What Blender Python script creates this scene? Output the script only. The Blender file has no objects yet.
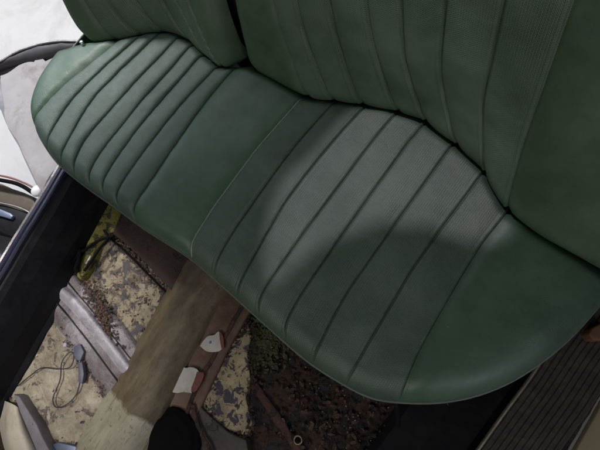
import bpy, bmesh, math, random
from mathutils import Vector, Matrix, noise
random.seed(7)
S = bpy.context.scene
COL = S.collection

# ------------------------------------------------------------------ camera
F = 470.0
RX = (0.78745799, 0.521564, -0.3284523)
RY = (0.58328, -0.80281605, 0.12357516)
RZ = (-0.19923442, -0.28888991, -0.93640177)
CZ = 1.41
def ray(px, py):
    r = (px-300.0, py-225.0, F)
    return Vector([sum(a*b for a, b in zip(R, r)) for R in (RX, RY, RZ)])
def P(px, py, z):
    """a point of the photograph taken to the real level z (metres)"""
    w = ray(px, py); t = (z-CZ)/w.z
    return Vector((w.x*t, w.y*t, z))
cam = bpy.data.cameras.new('camera'); co = bpy.data.objects.new('camera', cam); COL.objects.link(co)
cam.sensor_width = 36; cam.lens = 36*F/600; cam.clip_end = 200; cam.clip_start = 0.02
M = Matrix(((RX[0], -RX[1], -RX[2], 0), (RY[0], -RY[1], -RY[2], 0), (RZ[0], -RZ[1], -RZ[2], CZ), (0, 0, 0, 1)))
co.matrix_world = M
S.camera = co

# ------------------------------------------------------------------ helpers
def tag(o, label=None, cat=None, group=None, kind=None):
    if label: o['label'] = label
    if cat: o['category'] = cat
    if group: o['group'] = group
    if kind: o['kind'] = kind
    return o
def empty(name, loc, label, cat, group=None):
    o = bpy.data.objects.new(name, None); o.location = loc; COL.objects.link(o); o.empty_display_size = .05
    return tag(o, label, cat, group)
def mesh(name, V, Fc, mat, parent=None, smooth=True, uv=None):
    me = bpy.data.meshes.new(name)
    me.from_pydata([tuple(v) for v in V], [], Fc); me.validate(); me.update()
    bm = bmesh.new(); bm.from_mesh(me); bmesh.ops.recalc_face_normals(bm, faces=bm.faces); bm.to_mesh(me); bm.free()
    for p in me.polygons: p.use_smooth = smooth
    if uv:
        l = me.uv_layers.new(name='UVMap')
        for lp in me.loops: l.data[lp.index].uv = uv[lp.vertex_index]
    o = bpy.data.objects.new(name, me); COL.objects.link(o)
    if mat: me.materials.append(mat)
    if parent:
        o.parent = parent; o.matrix_parent_inverse = Matrix.Translation(-parent.location)
    return o
def grid_faces(nr, nc, off=0):
    return [(off+r*nc+c, off+r*nc+c+1, off+(r+1)*nc+c+1, off+(r+1)*nc+c) for r in range(nr-1) for c in range(nc-1)]
def catmull(pts, n):
    """n points evenly along a smooth curve through pts"""
    pts = [Vector(p) for p in pts]
    if len(pts) == 2:
        return [pts[0].lerp(pts[1], i/(n-1)) for i in range(n)]
    e = [pts[0]*2-pts[1]]+pts+[pts[-1]*2-pts[-2]]
    out = []
    for i in range(len(pts)-1):
        a, b, c, d = e[i:i+4]
        for k in range(24):
            t = k/24
            out.append(.5*((2*b)+(c-a)*t+(2*a-5*b+4*c-d)*t*t+(3*b-a-3*c+d)*t**3))
    out.append(pts[-1])
    L = [0]
    for i in range(1, len(out)): L.append(L[-1]+(out[i]-out[i-1]).length)
    res = []; j = 0
    for i in range(n):
        s = L[-1]*i/(n-1)
        while j < len(L)-2 and L[j+1] < s: j += 1
        d = L[j+1]-L[j]
        res.append(out[j].lerp(out[j+1], (s-L[j])/d if d > 0 else 0))
    return res
def ns(x, y, z=0): return noise.noise(Vector((x, y, z)))
def tube_mesh(pts, r, seg=10, n=None, closed=False):
    pts = catmull(pts, n or max(8, len(pts)*6)) if not closed else [Vector(p) for p in pts]
    V = []; Fc = []
    N = len(pts)
    for i, p in enumerate(pts):
        a = pts[i-1] if (i > 0 or closed) else pts[i]; b = pts[(i+1) % N] if (i < N-1 or closed) else pts[i]
        t = (b-a).normalized()
        u = t.cross(Vector((0, 0, 1)))
        if u.length < 1e-4: u = Vector((1, 0, 0))
        u.normalize(); w = u.cross(t)
        for k in range(seg):
            an = 2*math.pi*k/seg
            V.append(p+u*math.cos(an)*r+w*math.sin(an)*r)
    for i in range(N if closed else N-1):
        for k in range(seg):
            j = (i+1) % N
            Fc.append((i*seg+k, i*seg+(k+1) % seg, j*seg+(k+1) % seg, j*seg+k))
    if not closed:
        Fc.append(tuple(range(seg))); Fc.append(tuple((N-1)*seg+k for k in range(seg)))
    return V, Fc
def tube(name, pts, r, mat, parent=None, seg=10, n=None, closed=False):
    V, Fc = tube_mesh(pts, r, seg, n, closed)
    return mesh(name, V, Fc, mat, parent)
def slab(name, ptsimg, ztop, zbot, mat, parent=None, bevel=.004, wob=0.0, cuts=0):
    """a thick plate: outline taken to level ztop, extruded down to zbot"""
    top = [P(x, y, ztop) for x, y in ptsimg]
    return slabw(name, top, zbot, mat, parent, bevel, wob, cuts)
def slabw(name, top, zbot, mat, parent=None, bevel=.004, wob=0.0, cuts=0):
    bm = bmesh.new()
    vs = [bm.verts.new(p) for p in top]
    f = bm.faces.new(vs)
    r = bmesh.ops.extrude_face_region(bm, geom=[f])
    for v in [g for g in r['geom'] if isinstance(g, bmesh.types.BMVert)]: v.co.z = zbot
    bmesh.ops.recalc_face_normals(bm, faces=bm.faces)
    if bevel: bmesh.ops.bevel(bm, geom=list(bm.edges), offset=bevel, segments=3, affect='EDGES', profile=.5, clamp_overlap=True)
    if cuts:
        bmesh.ops.triangulate(bm, faces=bm.faces)
        bmesh.ops.subdivide_edges(bm, edges=list(bm.edges), cuts=cuts, use_grid_fill=True)
        for v in bm.verts:
            v.co.z += wob*ns(v.co.x*9, v.co.y*9, 3); v.co.x += wob*.6*ns(v.co.x*14, v.co.y*14, 8); v.co.y += wob*.6*ns(v.co.x*14, v.co.y*14, 18)
    me = bpy.data.meshes.new(name); bm.to_mesh(me); bm.free()
    for p in me.polygons: p.use_smooth = True
    me.materials.append(mat)
    try: me.set_sharp_from_angle(angle=math.radians(40))
    except Exception: pass
    o = bpy.data.objects.new(name, me); COL.objects.link(o)
    if parent: o.parent = parent; o.matrix_parent_inverse = Matrix.Translation(-parent.location)
    return o
def loft(name, lines, mat, parent=None, n=60, m=8, wob=0.0, freq=12):
    """skin through several 3d lines (smooth across)"""
    L = [catmull(l, n) for l in lines]
    rows = []
    for i in range(n):
        rows.append(catmull([l[i] for l in L], (len(L)-1)*m+1))
    nc = len(rows[0]); V = [v for r in rows for v in r]
    if wob:
        V = [v+Vector((0, 0, wob*(ns(v.x*freq, v.y*freq, 1)+.5*ns(v.x*freq*3, v.y*freq*3, 5)))) for v in V]
    return mesh(name, V, grid_faces(n, nc), mat, parent)

# ------------------------------------------------------------------ materials
def newmat(name):
    m = bpy.data.materials.new(name); m.use_nodes = True
    nt = m.node_tree; b = nt.nodes['Principled BSDF']
    return m, nt, b
def N(nt, t, **kw):
    n = nt.nodes.new(t)
    for k, v in kw.items():
        if k.startswith('i_'): n.inputs[k[2:].replace('_', ' ')].default_value = v
        else: setattr(n, k, v)
    return n
def noise_n(nt, co_, scale, detail=6, rough=.6, dist=0.0):
    n = N(nt, 'ShaderNodeTexNoise'); n.inputs['Scale'].default_value = scale; n.inputs['Detail'].default_value = detail
    n.inputs['Roughness'].default_value = rough; n.inputs['Distortion'].default_value = dist
    nt.links.new(co_, n.inputs['Vector']); return n.outputs['Fac']
def ramp(nt, fac, a, b, ca=(0, 0, 0, 1), cb=(1, 1, 1, 1), interp='LINEAR'):
    r = N(nt, 'ShaderNodeValToRGB'); r.color_ramp.interpolation = interp
    r.color_ramp.elements[0].position = a; r.color_ramp.elements[1].position = b
    r.color_ramp.elements[0].color = ca; r.color_ramp.elements[1].color = cb
    nt.links.new(fac, r.inputs[0]); return r.outputs[0]
def mix(nt, fac, a, b):
    m = N(nt, 'ShaderNodeMix', data_type='RGBA')
    for s, v in ((m.inputs[0], fac), (m.inputs[6], a), (m.inputs[7], b)):
        if isinstance(v, (tuple, list)): s.default_value = tuple(v)+((1,) if len(v) == 3 else ())
        elif isinstance(v, (int, float)): s.default_value = v
        else: nt.links.new(v, s)
    return m.outputs[2]
def math_n(nt, op, a, b=None):
    m = N(nt, 'ShaderNodeMath', operation=op)
    for s, v in ((m.inputs[0], a), (m.inputs[1], b)):
        if v is None: continue
        if isinstance(v, (int, float)): s.default_value = v
        else: nt.links.new(v, s)
    return m.outputs[0]
def bump(nt, bsdf, h, strength=.3, dist=.002, prev=None):
    b = N(nt, 'ShaderNodeBump'); b.inputs['Strength'].default_value = strength; b.inputs['Distance'].default_value = dist
    nt.links.new(h, b.inputs['Height'])
    if prev: nt.links.new(prev, b.inputs['Normal'])
    nt.links.new(b.outputs[0], bsdf.inputs['Normal']); return b.outputs[0]
def coord(nt, which='Object'): return N(nt, 'ShaderNodeTexCoord').outputs[which]

def vinyl(name, col, rough=.42, emboss=0.0, worn=.25):
    m, nt, b = newmat(name)
    c = coord(nt)
    n1 = noise_n(nt, c, 6, 5, .6)
    n2 = noise_n(nt, c, 45, 4, .7)
    dk = tuple(x*.72 for x in col); lt = (col[0]*1.35+.006, col[1]*1.2+.004, col[2]*1.28+.007)
    base = mix(nt, ramp(nt, n1, .32, .7), dk, lt)
    # dusty bloom and scuffs
    sc = N(nt, 'ShaderNodeMapping'); sc.inputs['Scale'].default_value = (9, 34, 9); sc.inputs['Rotation'].default_value = (0, 0, .5); nt.links.new(c, sc.inputs[0])
    n3 = noise_n(nt, sc.outputs[0], 2.2, 7, .72, .4)
    dust = math_n(nt, 'MULTIPLY', ramp(nt, n3, .5, .8), worn)
    base = mix(nt, dust, base, (.12, .145, .135))
    nt.links.new(base, b.inputs['Base Color'])
    r = math_n(nt, 'ADD', math_n(nt, 'MULTIPLY', n2, .16), rough-.08)
    r2 = math_n(nt, 'ADD', r, math_n(nt, 'MULTIPLY', n3, .12))
    nt.links.new(r2, b.inputs['Roughness'])
    b.inputs['Specular IOR Level'].default_value = .62 if emboss else .5
    # creases, stains and rubbed marks
    cm = N(nt, 'ShaderNodeMapping'); cm.inputs['Scale'].default_value = (1, 1.7, 1); cm.inputs['Rotation'].default_value = (.2, .1, .9); nt.links.new(c, cm.inputs[0])
    cr1 = noise_n(nt, cm.outputs[0], 13, 4, .55, 1.3)
    ridge_ = math_n(nt, 'ABSOLUTE', math_n(nt, 'SUBTRACT', cr1, .5))
    crease = ramp(nt, ridge_, 0, .022)
    msk = ramp(nt, noise_n(nt, c, 4.5, 3, .5), .46, .62)
    crease = mix(nt, msk, (1, 1, 1), crease)
    fleck = ramp(nt, noise_n(nt, c, 150, 3, .6, .5), .70, .74)
    base = mix(nt, math_n(nt, 'MULTIPLY', fleck, .5), base, (.17, .16, .13))
    smear = ramp(nt, noise_n(nt, c, 3.4, 9, .75, 1.0), .54, .66)
    base = mix(nt, math_n(nt, 'MULTIPLY', smear, .28), base, (.030, .034, .022))
    nt.links.new(base, b.inputs['Base Color'])
    v = N(nt, 'ShaderNodeTexVoronoi'); v.feature = 'DISTANCE_TO_EDGE'; v.inputs['Scale'].default_value = 520
    nt.links.new(c, v.inputs['Vector'])
    pr = bump(nt, b, v.outputs['Distance'], .10, .0006)
    pr = bump(nt, b, n2, .16, .002, pr)
    pr = bump(nt, b, crease, .18, .0012, pr)
    pr = bump(nt, b, noise_n(nt, c, 12, 3, .5), .28, .006, pr)
    if emboss:
        uv = coord(nt, 'UV'); sp = N(nt, 'ShaderNodeSeparateXYZ'); nt.links.new(uv, sp.inputs[0])
        X = math_n(nt, 'MULTIPLY', sp.outputs[0], 2*math.pi/.0052)
        zz = math_n(nt, 'PINGPONG', sp.outputs[0], .0026)
        Y = math_n(nt, 'MULTIPLY', math_n(nt, 'ADD', sp.outputs[1], math_n(nt, 'MULTIPLY', zz, 1.2)), 2*math.pi/.0040)
        s = math_n(nt, 'ADD', math_n(nt, 'SINE', Y), math_n(nt, 'MULTIPLY', math_n(nt, 'SINE', X), .6))
        bump(nt, b, s, emboss, .0011, pr)
    return m
def flaky(name, base, dark, rust, ad=.5, ar=.5, scale=9, rough=.65, speck=.6, metal=0, soft=.03, bstr=.6):
    """old paint with chipped dark patches and rust"""
    m, nt, b = newmat(name); c = coord(nt)
    n0 = noise_n(nt, c, scale*.6, 6, .65)
    n1 = noise_n(nt, c, scale, 9, .68, .6)
    n2 = noise_n(nt, c, scale*2.3, 9, .72, .3)
    n3 = noise_n(nt, c, scale*9, 5, .7, .8)
    colr = mix(nt, ramp(nt, n0, .3, .75), tuple(x*.62 for x in base), tuple(min(.9, x*1.2) for x in base))
    rm = ramp(nt, n2, 1-ar-.05, 1-ar+.16)
    colr = mix(nt, rm, colr, rust)
    sm = math_n(nt, 'MULTIPLY', ramp(nt, n3, .60, .64), speck)
    colr = mix(nt, sm, colr, tuple(x*1.3 for x in dark))
    dm = ramp(nt, n1, 1-ad, 1-ad+soft)
    st = ramp(nt, noise_n(nt, c, 4.2, 8, .7, .8), .50, .66)
    colr = mix(nt, math_n(nt, 'MULTIPLY', st, .55), colr, tuple(x*.30 for x in rust))
    dcol = mix(nt, n3, dark, tuple(x*2.0+.01 for x in dark))
    colr = mix(nt, dm, colr, dcol)
    nt.links.new(colr, b.inputs['Base Color'])
    nt.links.new(math_n(nt, 'ADD', math_n(nt, 'MULTIPLY', n2, .35), rough-.2), b.inputs['Roughness'])
    b.inputs['Metallic'].default_value = metal
    h = math_n(nt, 'ADD', math_n(nt, 'MULTIPLY', dm, -.8), math_n(nt, 'MULTIPLY', n3, .5))
    h = math_n(nt, 'ADD', h, math_n(nt, 'MULTIPLY', n2, .9))
    bump(nt, b, h, bstr, .006)
    return m
def plain(name, col, rough=.5, metal=0, var=.25, scale=30, bstr=.15, spec=.5, dirt=None, damt=.3):
    m, nt, b = newmat(name); c = coord(nt)
    n = noise_n(nt, c, scale, 6, .65)
    cc = mix(nt, n, tuple(x*(1-var) for x in col), tuple(min(1, x*(1+var)) for x in col))
    if dirt: cc = mix(nt, math_n(nt, 'MULTIPLY', ramp(nt, noise_n(nt, c, scale*.5, 8, .7, .5), .5, .68), damt), cc, dirt)
    nt.links.new(cc, b.inputs['Base Color'])
    nt.links.new(math_n(nt, 'ADD', math_n(nt, 'MULTIPLY', n, .2), rough-.1), b.inputs['Roughness'])
    b.inputs['Metallic'].default_value = metal; b.inputs['Specular IOR Level'].default_value = spec
    bump(nt, b, n, bstr, .003)
    return m

G = (.043, .094, .051)
M_pleat = vinyl('green_embossed_vinyl', (.043, .078, .047), .46, .24)
M_pleatl = vinyl('green_pillowy_vinyl', (.040, .076, .050), .52, .14)
M_smooth = vinyl('green_smooth_vinyl', G, .44, 0, .12)
M_backp = vinyl('green_backrest_pleats', (.054, .098, .052), .46, .34)
M_backs = vinyl('green_backrest_smooth', (.052, .094, .046), .46, 0, .10)
M_pipe = plain('grey_green_piping', (.085, .105, .085), .5, var=.4, scale=60, bstr=.4)
M_shell = plain('black_parts_and_shade', (.012, .012, .012), .7)  # black for hard parts, also stands for shade below and behind the seat

# ------------------------------------------------------------------ rear bench cushion
ZB, ZT = .305, .362        # piping level and cushion top level
ZS = .357
front_img = [(78, 42), (60, 63), (45, 86), (37, 108), (38, 126), (47, 148), (61, 166), (88, 188), (115, 207), (145, 229), (190, 258),
             (225, 288), (265, 324), (305, 359), (340, 382), (370, 397), (400, 402), (440, 402), (480, 394), (520, 376), (562, 345), (600, 304), (626, 268)]
outl = [P(x, y, ZB) for x, y in front_img]
outl = [Vector((outl[0].x+.02, .62, ZB)), Vector((outl[0].x-.005, .42, ZB))]+outl+[Vector((outl[-1].x+.01, .52, ZB)), Vector((outl[-1].x-.01, .62, ZB))]
OUT = catmull(outl, 420)
def dist_out(x, y):
    best = 9
    for i in range(0, len(OUT)-3, 3):
        a = OUT[i]; b = OUT[i+3]; dx = b.x-a.x; dy = b.y-a.y; l = dx*dx+dy*dy
        t = max(0, min(1, ((x-a.x)*dx+(y-a.y)*dy)/l)) if l > 0 else 0
        d = (x-a.x-t*dx)**2+(y-a.y-t*dy)**2
        if d < best: best = d
    return math.sqrt(best)
def nearest_out(p):
    return min(range(len(OUT)), key=lambda i: (OUT[i].x-p.x)**2+(OUT[i].y-p.y)**2)
def Ytop(p): return Vector((p.x, p.y))
# contact line of the backrests on the cushion
contact_img = [(60, 48), (78, 41), (100, 40), (125, 37), (150, 31), (170, 31), (190, 42), (206, 58), (222, 70), (240, 64), (265, 75), (305, 98), (340, 101),
               (385, 108), (420, 118), (450, 141), (478, 165), (505, 212), (540, 236), (600, 270), (640, 292)]
CON = [P(x, y, .368) for x, y in contact_img]
CON.sort(key=lambda p: p.x)
def Yc(x):
    if x <= CON[0].x: return CON[0].y
    for a, b in zip(CON, CON[1:]):
        if x <= b.x:
            t = (x-a.x)/(b.x-a.x) if b.x > a.x else 0
            return a.y*(1-t)+b.y*t
    return CON[-1].y
_tab = [Yc(-1.8+i*.01) for i in range(280)]
_tab = [sum(_tab[max(0, i-2):i+3])/len(_tab[max(0, i-2):i+3]) for i in range(280)]
def Yc(x):
    u = (x+1.8)/.01; i = max(0, min(278, int(u))); t = max(0, min(1, u-i)); return _tab[i]*(1-t)+_tab[i+1]*t

NV = 130
VV = [(i/(NV-1)) for i in range(NV)]
VV = [v*v*(1.5-.5*v)*.35+v*.65 for v in VV]            # denser at the front roll
def seam_line(img, front=True):
    pts = [P(x, y, ZS) for x, y in img]
    if front:
        i = nearest_out(pts[0]); f = OUT[i].copy()
    d = (pts[-1]-pts[-2]); d.normalize()
    last = pts[-1]; end = last+d*((.62-last.y)/max(.3, d.y))
    line = [Vector((f.x, f.y, 0))]+[Vector((p.x, p.y, 0)) for p in pts[1:]]+[Vector((end.x, end.y, 0))]
    dense = catmull(line, 400)
    L = [dense[int(v*399)].lerp(dense[min(399, int(v*399)+1)], v*399-int(v*399)) for v in VV]
    return i, L
left_seams = [[(37, 119), (60, 90), (100, 57)], [(48, 146), (66, 109), (98, 75), (131, 46)], [(61, 160), (88, 108), (118, 75), (152, 42)],
              [(74, 170), (84, 143), (114, 108), (168, 50)], [(88, 181), (98, 157), (138, 108), (182, 58)], [(101, 191), (112, 165), (155, 110), (197, 62)],
              [(116, 202), (124, 180), (178, 110), (214, 72)], [(133, 216), (140, 196), (201, 110), (236, 68)]]
right_seams = [[(189, 254), (200, 228), (257, 150), (303, 97)], [(210, 275), (233, 233), (293, 150), (334, 103)], [(232, 295), (283, 208), (327, 150), (366, 106)],
               [(256, 314), (273, 277), (367, 150), (397, 113)], [(283, 338), (300, 297), (400, 155), (417, 133)], [(311, 362), (343, 300), (373, 256), (446, 154)],
               [(346, 384), (394, 300), (421, 257), (475, 184)], [(398, 401), (422, 347), (474, 257), (507, 213)]]
seams = [seam_line(s) for s in left_seams+right_seams]
# outer boundaries as pseudo-seams running front to rear along the outline
i0 = seams[0][0]; iR = nearest_out(P(575, 332, ZB))
def out_run(i, j):
    seg = [Vector((p.x, p.y, 0)) for p in (OUT[j:i+1][::-1] if j < i else OUT[i:j+1])]
    dense = catmull(seg, 400)
    return [dense[int(v*399)] for v in VV]
lb = out_run(i0, 0); rb = out_run(iR, len(OUT)-1)
lines = [(i0, lb)]+seams+[(iR, rb)]

def pro(t, w, amp, left):
    """cross profile of one pleat of width w (m): pillow, thin groove with a welt beside it"""
    d = min(t, 1-t)*w
    pil = amp*(1-abs(2*t-1)**(3.6 if left else 2.6))
    gr = -.0045*math.exp(-(d/(.0022 if left else .0019))**2)
    welt = 0 if left else .0026*math.exp(-(((1-t)*w-.0062)/.0020)**2)+.0012*math.exp(-((t*w-.0055)/.0020)**2)
    return pil+gr+welt
def cushion_panel(name, k, mat, parent, amp, nc, smoothpanel=False, endl=False, endr=False, k2=None):
    ks = list(range(k, (k2 or k+1)))
    V = []; UV = []; cols = None
    for r, v in enumerate(VV):
        row = []
        for kk in ks:
            ia, A = lines[kk]; ib, B = lines[kk+1]
            a, b = A[r], B[r]; w = max(.004, (b-a).length)
            for c in range(nc+(1 if kk == ks[-1] else 0)):
                s = c/nc
                t = .5-.5*math.cos(math.pi*s) if not (endl or endr) else s
                t = t*.75+s*.25
                if endr and kk == len(lines)-2: t = 1-(1-s)**1.6
                if endl: t = s**1.4
                p = a.lerp(b, t)
                # front edge follows the true outline
                if r < NV*.75:
                    fi = ia+(ib-ia)*t; i = int(max(0, min(len(OUT)-2, fi))); q = OUT[i].lerp(OUT[i+1], fi-i)
                    lin = A[0].lerp(B[0], t); fade = (1-min(1, v/.6))**2
                    p = p+Vector((q.x-lin.x, q.y-lin.y, 0))*fade
                row.append((p, t, w, kk))
        cols = len(row)
        for p, t, w, kk in row:
            dd = dist_out(p.x, p.y)
            if r == 0: dd = 0
            Rr = .048 if kk < 9 else (.055 if kk < 16 else .055+.06*min(1, t*2))
            q = min(1, dd/Rr); edge = math.sqrt(max(0, 1-(1-q)**2.0))
            z = ZB+(ZT-ZB)*edge+.006*(1-min(1, dd/.25))*-1*edge
            am = amp*(.35+.65*edge)*(1+(.5 if kk < 9 else 0)*math.exp(-dd/.09))
            if smoothpanel: h = .010*(1-abs(2*t-1)**4)-.003*math.exp(-((min(t, 1-t)*w)/.0035)**2)
            else: h = pro(t, w, am, kk < 9)
            if endl or (endr): 
                tt = min(1, t*w/.03) if endr else min(1, (1-t)*w/.02)
                h = .006*tt-.003*math.exp(-(((t if endr else 1-t)*w)/.0035)**2)
            z += h*min(1, edge*1.15)
            z += .0035*ns(p.x*7, p.y*7, 2)*edge+.0020*ns(p.x*26, p.y*15, 9)*edge
            # small pucker wrinkles crossing the seams
            z += .0012*edge*math.exp(-(min(t, 1-t)*w/.012)**2)*ns(p.x*10, p.y*70, 5.5)
            # falls away behind the contact line
            yc = Yc(p.x); z -= .05*max(0, min(1, (p.y-yc+.012)/.05))**1.3+.09*max(0, min(1, (p.y-yc-.03)/.08))
            V.append(Vector((p.x, p.y, z))); UV.append((t*w+kk*.1, p.y))
    return mesh(name, V, grid_faces(NV, cols), mat, parent, uv=UV)

seat = empty('rear_bench_seat', (-.5, .2, 0), 'long green vinyl bench cushion with piped front edge above the rusty floor', 'car seat')
cushion_panel('side_panel', 0, M_smooth, seat, .006, 12, endl=True)
lp = cushion_panel('pleated_panel', 1, M_pleatl, seat, .0062, 20, k2=8)
tag(lp, 'pillowy narrow pleats at the daylit left end of the cushion')
sp_ = cushion_panel('smooth_panel', 8, M_smooth, seat, .004, 26, smoothpanel=True)
tag(sp_, 'plain green panel in the middle of the cushion')
rp = cushion_panel('pleated_panel', 9, M_pleat, seat, .0030, 32, k2=16)
tag(rp, 'flat wide textured pleats with thin welted seams')
cushion_panel('side_bolster', 16, M_smooth, seat, .006, 40, endr=True)
tube('piping', [p+Vector((0, 0, .0005)) for p in OUT], .0036, M_pipe, seat, 10, 500)
nc0 = 7*32+1
tube('welt', [rp.data.vertices[r*nc0].co+Vector((0, 0, .0022)) for r in range(2, NV-14, 2)], .0021, plain('welt_highlight', (.20, .26, .20), .42, var=.35, scale=50), seat, 8, 160)  # pale colour along this seam paints in the welt's highlight
def stitches(obj_mesh, col_i, ncols, dz, off, name, lab):
    V = []; Fs = []
    vs = obj_mesh.data.vertices; pts = catmull([vs[r*ncols+col_i].co.copy() for r in range(3, NV-16, 3)], 700)
    s_ = 0
    for i in range(0, 690, 9):
        a, b = pts[i], pts[i+5]; t = (b-a).normalized(); u = Vector((-t.y, t.x, 0))*.0007; a = a+Vector((off, 0, dz)); b = b+Vector((off, 0, dz)); m_ = (a+b)/2+Vector((0, 0, .0008))
        o_ = len(V); V += [a-u, a+u, m_+u, m_-u, b+u, b-u]
        Fs += [(o_, o_+1, o_+2, o_+3), (o_+3, o_+2, o_+4, o_+5)]
    o = mesh(name, V, Fs, plain('green_thread', (.07, .10, .07), .7), seat)
    o['kind'] = 'stuff'; return o
stitches(rp, 0, nc0, .0030, -.006, 'stitching', '')
stitches(rp, 7*32, nc0, .0030, .006, 'stitching', '')
# side wall of the cushion below the piping, coloured black for the shade there
V = []; n = len(OUT)
for k, (ins, z) in enumerate(((0, ZB-.001), (.004, ZB-.02), (.012, .26), (.03, .235), (.06, .225))):
    for i, p in enumerate(OUT):
        a = OUT[max(0, i-1)]; b = OUT[min(n-1, i+1)]; t = (b-a).normalized(); nrm = Vector((-t.y, t.x, 0))
        V.append(Vector((p.x, p.y, z))+nrm*ins)
mesh('seat_base', V, grid_faces(5, n), M_shell, seat)

# ------------------------------------------------------------------ backrests
TAN = math.tan(math.radians(17))
ZC = .368
def Ysurf(x, z):
    h = max(0, z-ZC)
    return Yc(x)*math.exp(-h/.5)+.47*(1-math.exp(-h/.5))+h*TAN-.012*math.sin(min(1, h/.5)*math.pi)
def hit(px, py):
    """photograph point taken to the backrest surface"""
    w = ray(px, py).normalized(); t = .3
    while t < 3:
        x, y, z = w.x*t, w.y*t, CZ+w.z*t
        if y >= Ysurf(x, z) or z < ZC: break
        t += .004
    return Vector((w.x*t, w.y*t, CZ+w.z*t))
ZTOP = .93
NW = 90
def back_line(img):
    pts = [hit(x, y) for x, y in img]           # bottom to top
    pts[0].z = ZC
    zs = [ZC+(ZTOP-ZC)*i/(NW-1) for i in range(NW)]
    # extend above the last point, easing to upright
    sl = (pts[-1].x-pts[-2].x)/max(.02, pts[-1].z-pts[-2].z)
    sl = max(-.45, min(.45, sl)); 
    zl = pts[-1].z
    ext = [Vector((pts[-1].x+sl*d*math.exp(-d/.6), 0, zl+d)) for d in (.1, .2, .35, .55)]
    P3 = [Vector((p.x, 0, p.z)) for p in pts]+ext
    d = catmull(P3, 300); out = []
    for z in zs:
        j = 0
        while j < 298 and d[j+1].z < z: j += 1
        a, b = d[j], d[j+1]; t = (z-a.z)/(b.z-a.z) if b.z > a.z else 0
        out.append(a.x+(b.x-a.x)*max(0, min(1, t)))
    return out, zs
def back_panel(name, L1, L2, mat, parent, kind, nc, edge=None, kk=0):
    xs1, zs = L1; xs2, _ = L2
    V = []; UV = []
    rows = []
    for r in range(-6, NW):
        rr = max(0, r); z = zs[rr]; curl = 0; 
        if r < 0:
            a = -r/6*math.pi*.5; z = ZC-.03*math.sin(a)+.0; curl = .03*(1-math.cos(a))
        x1, x2 = xs1[rr], xs2[rr]; w = x2-x1
        lowr = max(0, 1-(z-ZC)/.035) if r >= 0 else 1
        for c in range(nc+1):
            s = c/nc; t = (.5-.5*math.cos(math.pi*s))*.75+s*.25
            if edge == 'l': t = s**1.7
            if edge == 'r': t = 1-(1-s)**1.7
            x = x1+w*t; y = Ysurf(x, max(z, ZC))+curl+.010*lowr**2
            hh = 0
            if kind == 'pleat':
                dd = min(t, 1-t)*w
                hh = .0065*(1-abs(2*t-1)**2.6)-.005*math.exp(-(dd/.0025)**2)+.0024*math.exp(-(((1-t)*w-.0075)/.0024)**2)
            else:
                hh = .006*(1-abs(2*t-1)**4)-.004*math.exp(-((min(t, 1-t)*w)/.004)**2)
            if edge == 'l':
                e = min(1, t*w/.05); hh += -.05*(1-math.sqrt(max(0, 1-(1-e)**2)))
            if edge == 'r':
                e = min(1, (1-t)*w/.05); hh += -.05*(1-math.sqrt(max(0, 1-(1-e)**2)))
            hh += .003*ns(x*8, z*8, 4)+.0012*ns(x*25, z*25, 6)
            V.append(Vector((x, y-hh, z))); UV.append((t*w+kk*.1, z))
    return mesh(name, V, grid_faces(NW+6, nc+1), mat, parent, uv=UV)

bR = empty('backrest', (-.1, .5, .34), 'wide dark green backrest with tall pleats, on the right of the gap', 'seat back')
Rl = [[(243, 63), (233, 30), (226, 0)], [(305, 98), (292, 60), (273, 0)], [(331, 100), (314, 57), (298, 0)], [(360, 104), (344, 57), (330, 0)],
      [(396, 110), (376, 50), (367, 0)], [(424, 120), (408, 67), (402, 0)], [(455, 146), (443, 80), (446, 0)],
      [(484, 173), (483, 110), (492, 60), (505, 0)], [(505, 212), (523, 147), (547, 77), (575, 0)]]
RL = [back_line(l) for l in Rl]
zs = RL[0][1]
xr0 = P(640, 292, ZC).x
RL.append(([xr0+.10*min(1, (z-ZC)/.3) for z in zs], zs))
back_panel('smooth_panel', RL[0], RL[1], M_backs, bR, 'smooth', 30, 'l')
V = None
def pleat_group(name, Ls, mat, parent, nc, kk0=0, edgel=None):
    bmV = []; Fs = []; UVs = []
    for i in range(len(Ls)-1):
        o = back_panel('tmp', Ls[i], Ls[i+1], mat, None, 'pleat', nc, edgel if i == 0 else None, kk0+i)
        off = len(bmV); me = o.data
        bmV += [v.co.copy() for v in me.vertices]
        Fs += [tuple(off+q for q in p.vertices) for p in me.polygons]
        uvm = {}
        for lp_ in me.loops: uvm[lp_.vertex_index] = tuple(me.uv_layers[0].data[lp_.index].uv)
        UVs += [uvm.get(j, (0, 0)) for j in range(len(me.vertices))]
        bpy.data.objects.remove(o)
    return mesh(name, bmV, Fs, mat, parent, uv=UVs)
pleat_group('pleated_panel', RL[1:9], M_backp, bR, 28)
back_panel('side_bolster', RL[8], RL[9], M_backs, bR, 'smooth', 36, 'r')
def shell(parent, La, Lb, ext=0, off=.12):
    V = []; xa, zz = La; xb, _ = Lb; xa = [q-ext for q in xa]
    for r in range(NW):
        z = zz[r] if r else .22
        for c in range(9):
            x = xa[r]+.02+(xb[r]-xa[r]-.04)*c/8
            e = abs(2*c/8-1)**4
            V.append((x, Ysurf(x, z)+off-.07*e*(ext == 0), z))
    return mesh('back_shell', V, grid_faces(NW, 9), M_shell, parent)
shell(bR, RL[0], RL[9], .16, .07)  # runs on past the backrest as black filler, giving the gap its shade
bL = empty('backrest', (-1.1, .5, .34), 'narrower green backrest behind the daylit end of the bench, left of the gap', 'seat back')
Ll = [[(77, 41), (65, 23), (54, 0)], [(110, 38), (83, 0)], [(136, 33), (109, 0)], [(158, 30), (137, 0)],
      [(186, 40), (163, 0)], [(207, 59), (177, 0)], [(218, 67), (189, 0)], [(231, 70), (219, 32), (209, 0)]]
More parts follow.
